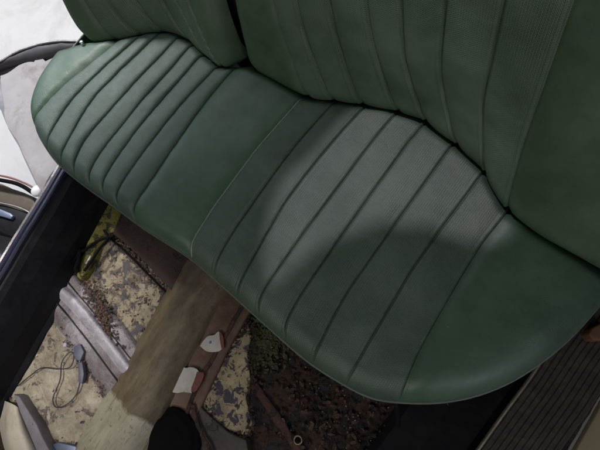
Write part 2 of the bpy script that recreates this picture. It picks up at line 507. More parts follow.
LL = [back_line(l) for l in Ll]
back_panel('side_panel', LL[0], LL[1], M_backs, bL, 'smooth', 24, 'l')
pleat_group('pleated_panel', LL[1:7], M_backp, bL, 18, 20)
back_panel('side_bolster', LL[6], LL[7], M_backs, bL, 'smooth', 16, 'r')
shell(bL, LL[0], LL[7])
bk = mesh('bulkhead_blackout', [(x, y, z) for z in (-.2, 1.0) for (x, y) in ((-1.20, .80), (.75, .80), (.75, .84), (-1.20, .84))],
     [(0, 1, 5, 4), (1, 2, 6, 5), (2, 3, 7, 6), (3, 0, 4, 7), (4, 5, 6, 7), (0, 1, 2, 3)], M_shell, smooth=False); bk['kind'] = 'structure'  # added dark panel behind the seats, keeps the gap black and stops stray light
# little chrome stud at the lower left corner of the narrow backrest
def stud(name, p, r, mat, parent=None, h=None):
    bm = bmesh.new(); bmesh.ops.create_uvsphere(bm, u_segments=20, v_segments=12, radius=r)
    for v in bm.verts: v.co.z *= .6; v.co += p
    me = bpy.data.meshes.new(name); bm.to_mesh(me); bm.free()
    for q in me.polygons: q.use_smooth = True
    me.materials.append(mat); o = bpy.data.objects.new(name, me); COL.objects.link(o)
    if parent: o.parent = parent; o.matrix_parent_inverse = Matrix.Translation(-parent.location)
    return o
M_chrome = plain('worn_chrome', (.7, .7, .72), .25, 1, .1)
q = hit(85, 40); stud('stud', Vector((q.x, q.y-.012, q.z+.004)), .007, M_chrome, bL)

# ------------------------------------------------------------------ setting: ground and floor
M_ground = plain('pale_concrete', (.62, .61, .62), .8, 0, .12, 6, .3, dirt=(.35, .34, .33), damt=.4)
ZG = -.30
mesh('ground', [(-14, -14, ZG), (14, -14, ZG), (14, 14, ZG), (-14, 14, ZG)], [(0, 1, 2, 3)], M_ground)['kind'] = 'structure'
M_floor = flaky('dark_rusty_floor', (.034, .0165, .0095), (.009, .006, .005), (.07, .029, .014), .48, .48, 19, .75, .5, bstr=.9)
nx, ny = 180, 170
V = []
for j in range(ny):
    for i in range(nx):
        x = -1.28+1.72*i/(nx-1); y = -1.5+2.25*j/(ny-1)
        V.append((x, y, .004*ns(x*11, y*11)+.005*ns(x*34, y*34, 4)+.004*ns(x*80, y*80, 2)-.004))
mesh('floor', V, grid_faces(ny, nx), M_floor)['kind'] = 'structure'

# painted floor pans left of the tunnel
M_pan_front = flaky('cream_painted_steel', (.44, .385, .29), (.09, .075, .07), (.22, .15, .09), .44, .46, 17, .55, .7, soft=.06, bstr=.8)
M_pan_rear = flaky('chipped_cream_steel', (.30, .25, .165), (.040, .035, .040), (.12, .06, .035), .50, .44, 23, .6, .95, soft=.07)
M_rail = flaky('bare_grey_steel', (.32, .29, .31), (.05, .04, .05), (.17, .09, .06), .40, .45, 16, .45, .6, metal=.2, soft=.12)
M_yel = flaky('yellow_painted_steel', (.25, .235, .035), (.02, .018, .01), (.11, .09, .025), .47, .46, 26, .5, .5)
M_tun = flaky('olive_tan_painted_steel', (.145, .105, .055), (.05, .035, .025), (.085, .045, .025), .34, .42, 7, .5, .25, soft=.2, bstr=.35)
M_red = flaky('red_brown_rust', (.085, .034, .026), (.022, .013, .012), (.16, .07, .045), .46, .42, 30, .7, .6, bstr=1)

def panel_sheet(name, imgq, zt, mat, label, cat, beads=(), n=70, wob=.003, kind=None):
    """slightly uneven pressed sheet between four corners with long pressed ribs"""
    a, b, c, d = [P(x, y, zt) for x, y in imgq]      # a-b top edge, d-c bottom edge
    V = []
    for j in range(n):
        for i in range(n):
            s, t = i/(n-1), j/(n-1)
            p = a.lerp(b, s).lerp(d.lerp(c, s), t)
            z = zt+wob*ns(p.x*8, p.y*8, 7)+wob*.4*ns(p.x*30, p.y*30, 1)
            for (s0, wd, hh, t0, t1) in beads:
                if t0 < t < t1: z += hh*math.exp(-((s-s0)/wd)**2)*min(1, (t-t0)/.06, (t1-t)/.06)
            e = min(s, 1-s, t, 1-t)
            if e < .02: z -= .008*(1-e/.02)
            p.z = z; V.append(p)
    o = mesh(name, V, grid_faces(n, n), mat)
    return tag(o, label, cat, kind=kind)
panel_sheet('floor_pan', [(45, 268), (112, 225), (226, 340), (150, 400)], .012, M_pan_rear, None, None, [(.5, .03, .006, .1, .9)], 90, .006, kind='structure')
panel_sheet('floor_pan', [(-6, 352), (66, 290), (140, 400), (45, 530)], .010, M_pan_front, None, None, [(.35, .02, .007, .25, .8), (.62, .018, .006, .3, .9), (.8, .02, -.006, .3, .85)], 90, .006, kind='structure')

# cross rail: pressed steel member running beside the tunnel
def L3(pts): return [P(x, y, z) for x, y, z in pts]
cr = empty('floor_rail', P(95, 330, 0), 'grey scraped steel rail with a raised bright ridge lying between the two cream floor pans', 'floor rail')
loft('rail_body', [L3([(25, 290, .004), (62, 338, .004), (108, 404, .004)]), L3([(33, 284, .022), (70, 330, .024), (114, 395, .024)]),
                   L3([(40, 279, .024), (78, 325, .026), (122, 388, .026)]), L3([(60, 272, .030), (96, 318, .032), (138, 372, .032)]),
                   L3([(66, 268, .030), (108, 314, .030), (146, 362, .030)]), L3([(72, 266, .004), (114, 310, .004), (152, 356, .004)])], M_rail, cr, 70, 7, .003, 14)
M_bright = plain('bright_worn_steel', (.36, .34, .37), .52, .2, .45, 34, .8, dirt=(.10, .07, .07), damt=.85)
tube('rail_seam', [P(44, 289, .029), P(76, 326, .029), P(118, 382, .029)], .0022, M_shell, cr, 8, 40)
tube('rail_seam', [P(62, 276, .034), P(98, 318, .034), P(137, 367, .034)], .0018, M_shell, cr, 8, 40)
loft('ridge', [L3([(52, 291, .030), (78, 318, .030), (124, 376, .030)]), L3([(55, 288, .042), (82, 315, .044), (127, 372, .044)]), L3([(59, 285, .042), (86, 312, .044), (131, 369, .044)]),
               L3([(62, 282, .030), (89, 309, .030), (134, 366, .030)])], M_bright, cr, 60, 6, .0025, 30)
M_rust = flaky('flaking_rust', (.055, .030, .022), (.016, .011, .011), (.14, .075, .05), .45, .5, 34, .8, .6)
# heap of curled rust scale
def flakes(name, cx, cy, sx, sy, n, z, mat, size=(.004, .012), ang=0, parent=None, seed=1):
    rnd = random.Random(seed); V = []; Fs = []
    c0 = P(cx, cy, z)
    for _ in range(n):
        gx, gy = rnd.gauss(0, 1)*sx, rnd.gauss(0, 1)*sy
        ca, sa = math.cos(ang), math.sin(ang)
        p = Vector((c0.x+gx*ca-gy*sa, c0.y+gx*sa+gy*ca, z+rnd.random()*.006+.001))
        s = rnd.uniform(*size); k = rnd.randint(5, 7); rot = Matrix.Rotation(rnd.uniform(0, 6.28), 3, 'Z') @ Matrix.Rotation(rnd.uniform(-.6, .6), 3, 'X')
        o = len(V); pts = []
        for i in range(k):
            a = 2*math.pi*i/k; rr = s*rnd.uniform(.5, 1.1)
            pts.append(Vector((math.cos(a)*rr, math.sin(a)*rr*.6, rnd.uniform(-.1, .25)*s)))
        for q in pts: V.append(p+rot@q)
        for q in pts: V.append(p+rot@(q-Vector((0, 0, .0012))))
        Fs.append(tuple(o+i for i in range(k))); Fs.append(tuple(o+k+i for i in range(k)))
        for i in range(k): Fs.append((o+i, o+(i+1) % k, o+k+(i+1) % k, o+k+i))
    return mesh(name, V, Fs, mat, parent, smooth=False)
tag(flakes('rust_scale', 101, 311,   .055, .012, 420, .034, M_rust, (.002, .009), ang=-.35, seed=3), 'reddish heap of curled rust scale along the edge of the grey rail', 'rust flakes', kind='stuff')

# transmission tunnel
tun = empty('floor_tunnel', P(180, 350, 0), 'rounded tan floor tunnel, olive brown above and pale cream at its near end', 'floor tunnel')
m, nt, b = newmat('tunnel_two_tone'); c = coord(nt)
def tunnel_mat():
    m, nt, b = newmat('tunnel_paint'); c = coord(nt)
    mp = N(nt, 'ShaderNodeMapping'); mp.inputs['Scale'].default_value = (3.2, .9, 2); nt.links.new(c, mp.inputs[0])
    a = noise_n(nt, mp.outputs[0], 9, 8, .65, .3); a2 = noise_n(nt, c, 5, 6, .6); a3 = noise_n(nt, c, 70, 5, .7)
    mp2 = N(nt, 'ShaderNodeMapping'); mp2.inputs['Scale'].default_value = (38, 7, 20); mp2.inputs['Rotation'].default_value = (0, 0, .18); nt.links.new(c, mp2.inputs[0])
    sc = noise_n(nt, mp2.outputs[0], 2.0, 8, .75, .6); pits = noise_n(nt, c, 26, 9, .75, .6)
    up = mix(nt, ramp(nt, a, .3, .72), (.062, .045, .025), (.175, .135, .078))
    up = mix(nt, ramp(nt, a2, .52, .72), up, (.07, .035, .02))
    lo = mix(nt, ramp(nt, a, .3, .8), (.25, .225, .155), (.42, .385, .29))
    sx = N(nt, 'ShaderNodeSeparateXYZ'); nt.links.new(c, sx.inputs[0])
    yb = P(120, 402, .07).y
    # boundary between the two paints runs square across the tunnel with a ragged edge
    f = math_n(nt, 'ADD', math_n(nt, 'SUBTRACT', yb, sx.outputs[1]), math_n(nt, 'MULTIPLY', math_n(nt, 'SUBTRACT', a2, .5), .10))
    fac = ramp(nt, math_n(nt, 'ADD', math_n(nt, 'MULTIPLY', f, 20), .5), .4, .6)
    cc = mix(nt, fac, up, lo)
    cc = mix(nt, math_n(nt, 'MULTIPLY', ramp(nt, sc, .55, .64), .5), cc, (.055, .036, .02))
    cc = mix(nt, math_n(nt, 'MULTIPLY', ramp(nt, pits, .60, .66), .6), cc, (.06, .04, .028))
    cc = mix(nt, math_n(nt, 'MULTIPLY', ramp(nt, a3, .6, .66), .55), cc, (.04, .025, .015))
    nt.links.new(cc, b.inputs['Base Color']); b.inputs['Roughness'].default_value = .52
    bump(nt, b, math_n(nt, 'ADD', math_n(nt, 'ADD', pits, sc), math_n(nt, 'MULTIPLY', a3, .4)), .45, .004)
    return m
M_tp = tunnel_mat()
loft('tunnel_hump', [L3([(176, 270, .0), (130, 352, .0), (68, 455, .0), (50, 480, .0)]), L3([(181, 266, .035), (136, 350, .035), (76, 452, .035), (58, 480, .035)]),
               L3([(192, 258, .072), (150, 350, .072), (95, 450, .072), (76, 480, .072)]), L3([(212, 258, .092), (170, 350, .092), (120, 450, .092), (104, 480, .092)]),
               L3([(228, 272, .060), (190, 345, .060), (146, 440, .060), (130, 475, .060)]), L3([(234, 280, .032), (198, 348, .032), (156, 438, .032), (140, 472, .03)])], M_tp, tun, 130, 9, .0035, 14)
loft('tunnel_flange', [L3([(232, 278, .036), (196, 346, .036), (152, 438, .036), (136, 472, .036)]), L3([(240, 284, .034), (206, 350, .034), (168, 432, .034), (152, 470, .034)]),
               L3([(252, 298, .034), (222, 352, .034), (192, 420, .034), (176, 466, .034)]), L3([(256, 302, .024), (226, 356, .024), (196, 422, .024), (182, 466, .024)]), L3([(258, 306, -.01), (228, 360, -.01), (198, 424, -.01), (184, 466, -.01)])],
     flaky('brown_flange', (.115, .062, .036), (.045, .025, .018), (.17, .07, .045), .3, .42, 10, .55, .3, soft=.15, bstr=.3), tun, 70, 6, .003, 16)
tube('edge_strip', [P(246, 300, .037), P(233, 322, .037), P(214, 355, .038), P(196, 390, .038), P(180, 425, .038)], .007, M_red, tun, 10, 40)
for v in bpy.data.objects['edge_strip'].data.vertices: v.co.z = .036+(v.co.z-.036)*.5+.002*ns(v.co.x*40, v.co.y*40); v.co.x += .006*ns(v.co.x*22, v.co.y*22, 3)

# paper labels lying on the flange
M_paper = plain('dirty_white_paper', (.46, .43, .39), .75, 0, .2, 25, .5, dirt=(.22, .17, .13), damt=.6)
M_redp = plain('red_ink_paper', (.15, .045, .035), .7, 0, .5, 60, dirt=(.05, .03, .025), damt=.7)
M_blue = plain('blue_ink', (.12, .12, .35), .6)
def paper(name, img, z, label, extra):
    r = empty(name, P(img[0][0], img[0][1], z), label, 'paper tag')
    def soft(im, n=28):
        q = catmull([Vector((x, y, 0)) for x, y in im+[im[0]]], n+1)[:-1]; return [(v.x, v.y) for v in q]
    slab('sheet', soft(img), z+.003, z, M_paper, r, .0006)
    for (nm, im, mt) in extra: slab(nm, soft(im, 16), z+.0045, z+.0032, mt, r, .0003)
    return r
paper('paper_tag', [(200, 346), (203, 341), (208, 336), (214, 335), (219, 331), (220, 338), (223, 343), (221, 350), (214, 352), (206, 351)], .041,
      'small pointed white tag with a blue dot on the brown tunnel flange', [('blue_dot', [(209, 342), (210, 341), (211.3, 341.4), (211.3, 343), (210, 343.8), (209, 343)], M_blue), ('red_edge', [(219, 331), (223, 336), (224, 349), (222, 350), (220, 341)], M_redp)])
paper('paper_tag', [(164, 386), (166, 379), (171, 371), (177, 366), (186, 368), (192, 367), (199, 371), (195, 376), (197, 382), (191, 388), (192, 393), (184, 392), (176, 393), (167, 390)], .045,
      'larger squarish white tag with a red torn corner on the brown tunnel flange', [('red_corner', [(197, 372), (204, 373), (201, 383), (195, 392), (191, 390), (194, 381)], M_redp)])
# chipped cream wedge right of the tunnel
M_wedge = flaky('chipped_yellow_cream', (.40, .32, .19), (.030, .022, .036), (.20, .11, .065), .49, .40, 38, .6, .35)
o = slab('steel_gusset', [(248, 322), (251, 336), (248, 352), (250, 380), (246, 398), (252, 424), (246, 436), (228, 430), (204, 412), (200, 404), (212, 380), (228, 350), (240, 330)], .020, -.01, M_wedge, None, .003, .004, 2)
tag(o, 'cream wedge of chipped painted steel spotted with black beside the tunnel flange', 'steel plate')
# black rubber boot, colour darkened to stand for a shadowy blob
M_rub = plain('black_rubber', (.003, .003, .0035), .9, spec=.15) if 1 else plain('x', (.003, .003, .003), .9, 0, .3, 40)
bc = P(170, 440, .055); V = []
nr, nc_ = 22, 48
for i in range(nr):
    t = i/(nr-1)
    for k in range(nc_):
        a = 2*math.pi*k/nc_; R_ = .098*t*(1+.22*ns(math.cos(a)*1.3, math.sin(a)*1.3, 1))+.006*ns(math.cos(a)*6, math.sin(a)*6, t*4)
        z = .040+.026*(1-t*t)+.0012*math.sin(t*20)*t-.03*(t > .97)
        V.append((bc.x+math.cos(a)*R_, bc.y+math.sin(a)*R_*.85, z))
Fs = [(i*nc_+k, i*nc_+(k+1) % nc_, (i+1)*nc_+(k+1) % nc_, (i+1)*nc_+k) for i in range(nr-1) for k in range(nc_)]
tag(mesh('rubber_boot', V, Fs, M_rub), 'flat black rubber boot sitting against the near end of the tunnel', 'rubber boot')
# grey brown plate and rusty bar near the bottom edge
o = slab('steel_plate', [(196, 400), (204, 410), (228, 432), (246, 440), (252, 470), (190, 476), (178, 440), (184, 415)], .030, -.01, flaky('grimy_plate', (.075, .062, .05), (.02, .016, .016), (.12, .045, .035), .42, .4, 16, .6, .4), None, .004, .004, 2)
tag(o, 'grimy grey brown plate below the cream wedge and right of the black rubber boot', 'steel plate')
tag(tube('rusty_bar', [P(248, 378, .012), P(262, 398, .014), P(280, 424, .014), P(302, 456, .012)], .013, M_red, None, 12, 40), 'reddish rusty bar slanting across the dark floor right of the cream wedge', 'steel bar')
tag(tube('rusty_bar', [P(191, 404, .046), P(197, 424, .046), P(212, 456, .046)], .006, M_red, None, 10, 30), 'thin rusty bar lying across the grimy plate by the rubber boot', 'steel bar')
for o in list(COL.objects):
    if o.name.startswith('rusty_bar'):
        zm = min(v.co.z for v in o.data.vertices)
        for v in o.data.vertices: v.co.z = zm+(v.co.z-zm)*.45+.002*ns(v.co.x*50, v.co.y*50); v.co.x += .008*ns(v.co.x*25, v.co.y*25, 3); v.co.y += .005*ns(v.co.x*40, v.co.y*40, 7)
# washer
cw = P(298, 440, .016)
tag(tube('metal_washer', [cw+Vector((math.cos(a)*.011, math.sin(a)*.011, 0)) for a in [2*math.pi*i/24 for i in range(24)]], .0028, plain('dull_brass', (.22, .19, .13), .4, .8, .3), None, 8, closed=True), 'small dull ring lying on the dark floor near the bottom edge', 'washer')
# mossy crumbs and general litter
M_moss = flaky('mossy_crumbs', (.075, .070, .030), (.012, .011, .008), (.10, .085, .04), .42, .4, 60, .85, .5)
tag(flakes('leaf_litter', 260, 345, .030, .055, 900, .006, M_moss, (.003, .011), seed=5), 'olive heap of crumbled dry leaves between the cream wedge and the seat edge', 'leaf litter', kind='stuff')
M_crumb = plain('pale_crumbs', (.22, .17, .11), .8, 0, .4)
o = flakes('floor_grit', 330, 400, .17, .09, 90, .008, M_crumb, (.001, .0035), seed=9)
tag(o, 'scattered pale grit on the dark rusty floor', 'grit', kind='stuff')
o = flakes('rust_debris', 320, 395, .16, .10, 520, .001, M_floor, (.003, .013), seed=21)
tag(o, 'dark brown rust flakes covering the floor in front of the right half of the seat', 'rust flakes', kind='stuff')
o = flakes('paint_chips', 140, 320, .16, .12, 420, .016, flaky('chips', (.12, .09, .06), (.02, .016, .02), (.16, .07, .04), .5, .4, 60, .8), (.002, .008), seed=12)
tag(o, 'scattered dark paint chips over the chipped cream pan', 'paint chips', kind='stuff')

# brown crossmember under the seat front
M_brown = flaky('brown_rust_step', (.034, .020, .015), (.012, .009, .009), (.06, .028, .017), .42, .45, 18, .75, .5, soft=.1, bstr=.9)
o = slab('seat_crossmember', [(112, 234), (120, 214), (135, 205), (200, 245), (212, 262), (190, 296), (184, 302), (176, 296), (150, 268), (126, 244)], .055, -.01, M_brown, None, .006, .003, 2)
tag(o, 'dark brown rusted crossmember step below the seat front between yellow bracket and tunnel', 'crossmember')
# lip of debris at its foot
tag(tube('black_hose', [P(110, 238, .03), P(124, 250, .028), P(146, 272, .028), P(166, 292, .026), P(178, 304, .02)], .0035, M_rub, None, 10, 40), 'thin black hose along the foot of the brown crossmember', 'hose')

# yellow bracket with its black clip
yb_ = empty('yellow_bracket', P(100, 235, 0), 'chipped yellow painted bracket beside the black side panel under the seat', 'bracket')
slab('bracket_plate', [(76, 276), (79, 262), (86, 244), (98, 222), (108, 203), (116, 207), (127, 220), (122, 229), (113, 232), (104, 238), (95, 247), (91, 258), (86, 270), (80, 280)], .050, .0, M_yel, yb_, .005, .004, 2)
har = empty('wiring_clip', P(90, 255, .05), 'black cable clip and wires crossing the yellow bracket', 'cable')
tube('wire', [P(114, 236, .062), P(100, 240, .064), P(88, 248, .064), P(78, 254, .06), P(72, 264, .055)], .0050, M_rub, har, 8, 30)
tube('wire', [P(104, 230, .062), P(108, 238, .064), P(100, 248, .062), P(92, 260, .06), P(84, 271, .058)], .0045, M_rub, har, 8, 30)
tube('wire', [P(80, 250, .064), P(79, 259, .066), P(76, 268, .064), P(78, 272, .060)], .0075, M_rub, har, 10, 30)
tube('pin', [P(86, 264, .066), P(91, 256, .066)], .0035, M_bright, har, 8, 6)

# loose wire with its blue grey connector on the front pan
wr = empty('loose_wire', P(60, 370, .02), 'thin black wire looping over the cream floor pan to a blue grey connector', 'wire')
M_wire = plain('dark_wire', (.025, .02, .025), .5)
tube('wire', [P(18, 386, .018), P(30, 376, .022), P(42, 368, .024), (P(58, 369, .03)), P(70, 367, .028), P(74, 356, .026), P(70, 352, .024), P(62, 362, .026), P(60, 380, .022), P(53, 398, .022), P(56, 407, .022), P(66, 405, .022), P(76, 395, .022), P(80, 382, .024)], .0019, M_wire, wr, 8, 140)
M_conn = plain('blue_grey_plastic', (.075, .08, .115), .5, 0, .3, 40)
slab('connector', [(74, 346), (80, 344), (84, 352), (80, 361), (75, 360), (73, 354)], .034, .018, M_conn, wr, .003)
slab('connector', [(77, 362), (82, 362), (84, 374), (82, 384), (78, 382), (78, 370)], .034, .018, M_conn, wr, .003)
tube('wire', [P(77, 360, .03), P(78, 364, .03)], .0035, M_wire, wr, 8, 6)
tag(stud('bolt_head', P(65, 345, .022), .008, M_bright), 'small shiny bolt head standing on the cream pan above the wire loop', 'bolt')

# pale duct and grey strip in the near left corner
M_duct = plain('cream_duct', (.50, .45, .36), .6, 0, .18, 12, .3, dirt=(.16, .11, .08), damt=.5)
o = loft('pale_duct', [L3([(2, 400, .0), (0, 430, .0), (14, 480, .0)]), L3([(8, 402, .04), (8, 430, .045), (20, 478, .045)]), L3([(16, 406, .048), (20, 430, .055), (34, 474, .055)]), L3([(21, 410, .03), (30, 434, .03), (46, 470, .03)]), L3([(23, 410, .0), (33, 434, .0), (50, 470, .0)])], M_duct, None, 40, 7, .002)
tag(o, 'rounded cream coloured duct in the bottom left corner', 'duct')
M_gstrip = flaky('grey_strip', (.20, .18, .20), (.05, .04, .045), (.2, .12, .1), .35, .3, 20, .5, .3)
o = slab('steel_strip', [(13, 394), (19, 396), (36, 424), (50, 452), (56, 470), (44, 472), (34, 446), (20, 414)], .050, .0, M_gstrip, None, .004, .002, 1)
tag(o, 'narrow grey steel strip edging the cream duct', 'steel strip')
# metal heel plate peeping in
o = slab('steel_plate', [(48, 446), (58, 442), (76, 446), (80, 470), (50, 472)], .024, .0, plain('slate_steel', (.12, .14, .20), .4, .5, .3), None, .003)
tag(o, 'blue grey plate at the bottom edge between grey strip and tunnel', 'steel plate')

# rust and grit lying along every joint of the floor
def band_flakes(name, img, z, n, spread, mat, size, seed):
    rnd = random.Random(seed); cps = catmull([P(x, y, z) for x, y in img], 60); V = []; Fs = []
    for _ in range(n):
        p = cps[rnd.randrange(60)]+Vector((rnd.gauss(0, spread), rnd.gauss(0, spread), rnd.random()*.004))
        sz = rnd.uniform(*size)*rnd.random()**.5; k = rnd.randint(4, 7); rot = Matrix.Rotation(rnd.uniform(0, 6.28), 3, 'Z') @ Matrix.Rotation(rnd.uniform(-.5, .5), 3, 'X')
        o_ = len(V); pts = [Vector((math.cos(6.283*i/k)*sz*rnd.uniform(.5, 1.1), math.sin(6.283*i/k)*sz*.6*rnd.uniform(.6, 1), rnd.uniform(-.1, .2)*sz)) for i in range(k)]
        V += [p+rot@q for q in pts]+[p+rot@(q-Vector((0, 0, .001))) for q in pts]
        Fs += [tuple(o_+i for i in range(k)), tuple(o_+k+i for i in range(k))]+[(o_+i, o_+(i+1) % k, o_+k+(i+1) % k, o_+k+i) for i in range(k)]
    return mesh(name, V, Fs, mat, None, smooth=False)
tag(band_flakes('rust_crumbs', [(112, 236), (130, 254), (152, 278), (176, 302)], .020, 420, .008, M_rust, (.002, .009), 31), 'dark crumbs of rust along the foot of the brown crossmember', 'rust flakes', kind='stuff')
tag(band_flakes('rust_crumbs', [(60, 300), (72, 345), (98, 384), (112, 410)], .016, 260, .007, M_rust, (.001, .006), 32), 'rust crumbs along the near edge of the grey floor rail', 'rust flakes', kind='stuff')
tag(band_flakes('rust_crumbs', [(250, 318), (232, 345), (212, 378), (202, 402), (226, 432), (250, 434), (252, 400), (252, 370), (254, 330)], .022, 520, .007, M_floor, (.002, .010), 33), 'dark rust crumbs round the edge of the cream wedge', 'rust flakes', kind='stuff')
tag(band_flakes('rust_crumbs', [(40, 330), (18, 372), (10, 398), (30, 430), (60, 446), (100, 446)], .016, 300, .010, M_rust, (.001, .007), 34), 'brown crumbs and dirt around the edge of the front cream pan', 'rust flakes', kind='stuff')
tag(band_flakes('paint_scraps', [(270, 350), (300, 390), (340, 410), (390, 430), (330, 440), (280, 430)], .006, 110, .035, M_rust, (.008, .020), 35), 'larger curled rust scraps on the dark floor', 'rust flakes', kind='stuff')

# ------------------------------------------------------------------ left side: sill, inner panel, door, arch
M_black = plain('black_trim', (.005, .005, .008), .6, 0, .4, 12, .5, spec=.22, dirt=(.022, .020, .020), damt=.6)
M_blk2 = plain('blue_black_rubber', (.020, .021, .045), .42, 0, .3, 50, .3)
M_alu = plain('scuffed_aluminium', (.45, .42, .42), .35, .8, .25, 40, .3, dirt=(.10, .07, .05), damt=.6)
ZL = .225
sill = empty('door_sill', P(40, 200, ZL), 'long black left door sill with blue black rubber rails and a pale metal edge', 'door sill')
# inner face: top rail down to the floor
inA = P(70, 168, ZL); inB = P(-30, 335, ZL)
dirv = (inB-inA).normalized()
A0 = inA-dirv*.35; B0 = inB+dirv*.5
fa = P(104, 206, .0); 
def face(name, a, b, offs, mat, parent, n=40):
    """strip swept from a to b; offs = (sideways to the cabin, height) profile"""
    t = (b-a).normalized(); s = Vector((-t.y, t.x, 0))
    if s.x < 0: s = -s
    ls = [[Vector((a.x, a.y, 0))+s*o_+Vector((0, 0, z)), Vector((a.x, a.y, 0)).lerp(Vector((b.x, b.y, 0)), .5)+s*o_+Vector((0, 0, z)), Vector((b.x, b.y, 0))+s*o_+Vector((0, 0, z))] for o_, z in offs]
    V = []; nl = len(ls)
    for i in range(n):
        for l in ls: V.append(l[0].lerp(l[2], i/(n-1)))
    V = [v+Vector((.0025*ns(v.x*5, v.y*9, 1), 0, .004*ns(v.x*7, v.y*7, 3)+.0008*ns(v.x*60, v.y*60, 3))) for v in V]
    return mesh(name, V, grid_faces(n, nl), mat, parent, smooth=False)
face('inner_panel', A0, B0, [(.0, ZL-.004), (.006, ZL-.006), (.018, ZL-.02), (.035, .16), (.05, .10), (.055, .03), (.065, .016), (.07, -.01)], M_black, sill)
face('rubber_rail', A0, B0, [(-.001, ZL-.02), (-.001, ZL+.008), (-.004, ZL+.012), (-.012, ZL+.012), (-.015, ZL+.008), (-.015, ZL-.02)], M_blk2, sill)
face('rubber_rail', A0, B0, [(-.022, ZL-.02), (-.022, ZL+.004), (-.025, ZL+.007), (-.034, ZL+.007), (-.037, ZL+.003), (-.037, ZL-.02)], M_blk2, sill)
face('sill_plate', A0, B0, [(0, ZL-.012), (-.045, ZL-.012), (-.048, ZL-.03), (-.048, -.12)], M_black, sill)
face('metal_edge', A0, B0, [(-.038, ZL-.02), (-.038, ZL+.004), (-.044, ZL+.006), (-.047, ZL+.002), (-.047, ZL-.02)], M_alu, sill)
M_scr = plain('rusty_screw', (.30, .16, .08), .5, .4, .3)
stud('screw', P(61, 166, ZL+.008), .008, M_scr, sill)
# grey primed panel outside the seat end with its dark curved rim
M_prime = flaky('primed_steel', (.27, .25, .28), (.10, .09, .09), (.28, .24, .21), .30, .30, 14, .6, .15, soft=.2, bstr=.3)
arch = empty('wheel_arch', P(40, 110, .2), 'pale primed wheel arch panel with a dark curved rubber rim beside the left seat end', 'wheel arch')
A_img = [(-40, 74), (-14, 88), (0, 110), (18, 147), (37, 187), (40, 200), (60, 170), (75, 150), (90, 110), (110, 60), (84, 44), (72, 47), (60, 50), (48, 54), (37, 53), (34, 60), (20, 62), (0, 70), (-20, 74)]
slab('arch_panel', A_img, .20, .16, M_prime, arch, .004, .008, 3)
M_rim = plain('dark_grey_rubber', (.055, .052, .058), .6, 0, .35, 12, .4)
def band(name, a_img, b_img, z1, z2, mat, parent):
    return loft(name, [L3([(x, y, z1-.03) for x, y in a_img]), L3([(x, y, z1) for x, y in a_img]), L3([((x+u)/2, (y+v)/2, (z1+z2)/2+.010) for (x, y), (u, v) in zip(a_img, b_img)]), L3([(x, y, z2) for x, y in b_img]), L3([(x, y-1, z2-.03) for x, y in b_img])], mat, parent, 60, 6, .004, 16)
band('rim_band', [(-60, 108), (-20, 84), (0, 72), (20, 66), (40, 62), (60, 56), (90, 52)], [(-60, 92), (-20, 72), (0, 62), (16, 53), (40, 45), (62, 42), (90, 43)], .20, .235, M_rim, arch)
tube('rim_lip', [P(-60, 91, .24), P(-20, 71, .24), P(0, 61, .24), P(16, 52, .24), P(40, 44, .24), P(62, 41, .24), P(90, 42, .24)], .004, M_alu, arch, 8, 60)
# crumpled pale sheet tucked in the arch
M_sheet = plain('crumpled_white_sheet', (.33, .305, .31), .75, 0, .25, 14, .8, dirt=(.15, .11, .085), damt=.7)
cs = [(0, 76), (18, 66), (34, 63), (38, 54), (46, 60), (56, 56), (76, 50), (74, 72), (64, 110), (58, 150), (56, 170), (44, 190), (39, 186), (20, 148), (3, 112)]
o = slab('plastic_sheet', cs, .212, .202, M_sheet, None, .002, .018, 4)
tag(o, 'crumpled greyish white sheet with dirt specks lying in the wheel arch', 'plastic sheet')
rnd = random.Random(4)
# open door edge at the far left
door = empty('car_door', P(10, 215, .1), 'black car door edge with brown trim and pale blue striker plate', 'car door')
M_tan = plain('brown_trim', (.10, .075, .05), .6, 0, .5, 16, .4)
M_lb = plain('pale_blue_metal', (.22, .27, .36), .35, .5, .2, 30)
slab('brown_trim', [(-70, 172), (0, 184), (34, 196), (36, 206), (32, 214), (0, 206), (-70, 195)], .10, .02, M_tan, door, .006, .006, 2)
slab('door_shell', [(-70, 192), (0, 203), (34, 215), (30, 226), (16, 240), (0, 233), (-70, 215)], .13, .0, M_black, door, .006)
tube('door_seal', [P(-70, 168, .14), P(0, 180, .14), P(20, 185, .14), P(36, 195, .14)], .007, M_rub, door, 10, 30)
tube('chrome_strip', [P(-70, 164, .145), P(0, 175.5, .145), P(22, 182, .145), P(36, 189, .145)], .0035, plain('red_brown_strip', (.22, .09, .06), .5), door, 8, 30)
tube('chrome_strip', [P(-70, 191, .140), P(0, 203, .140), P(20, 208, .140), P(32, 214, .140)], .0025, M_alu, door, 8, 30)
slab('striker_plate', [(-8, 207), (0, 209), (10, 213), (13, 216), (10, 219), (0, 216), (-8, 214)], .142, .128, M_lb, door, .003)
o = stud('white_knob', P(37, 191, .20), .020, plain('white_plastic', (.75, .75, .78), .35)); tag(o, 'round white knob at the corner between primed panel and door sill', 'knob')
o = slab('threshold_strip', [(-60, 245), (0, 234), (16, 238), (12, 246), (0, 258), (-60, 330)], .02, -.05, plain('grey_step', (.16, .16, .18), .6), None, .004)
tag(o, 'grey step patch below the black door edge at the left border', 'step')

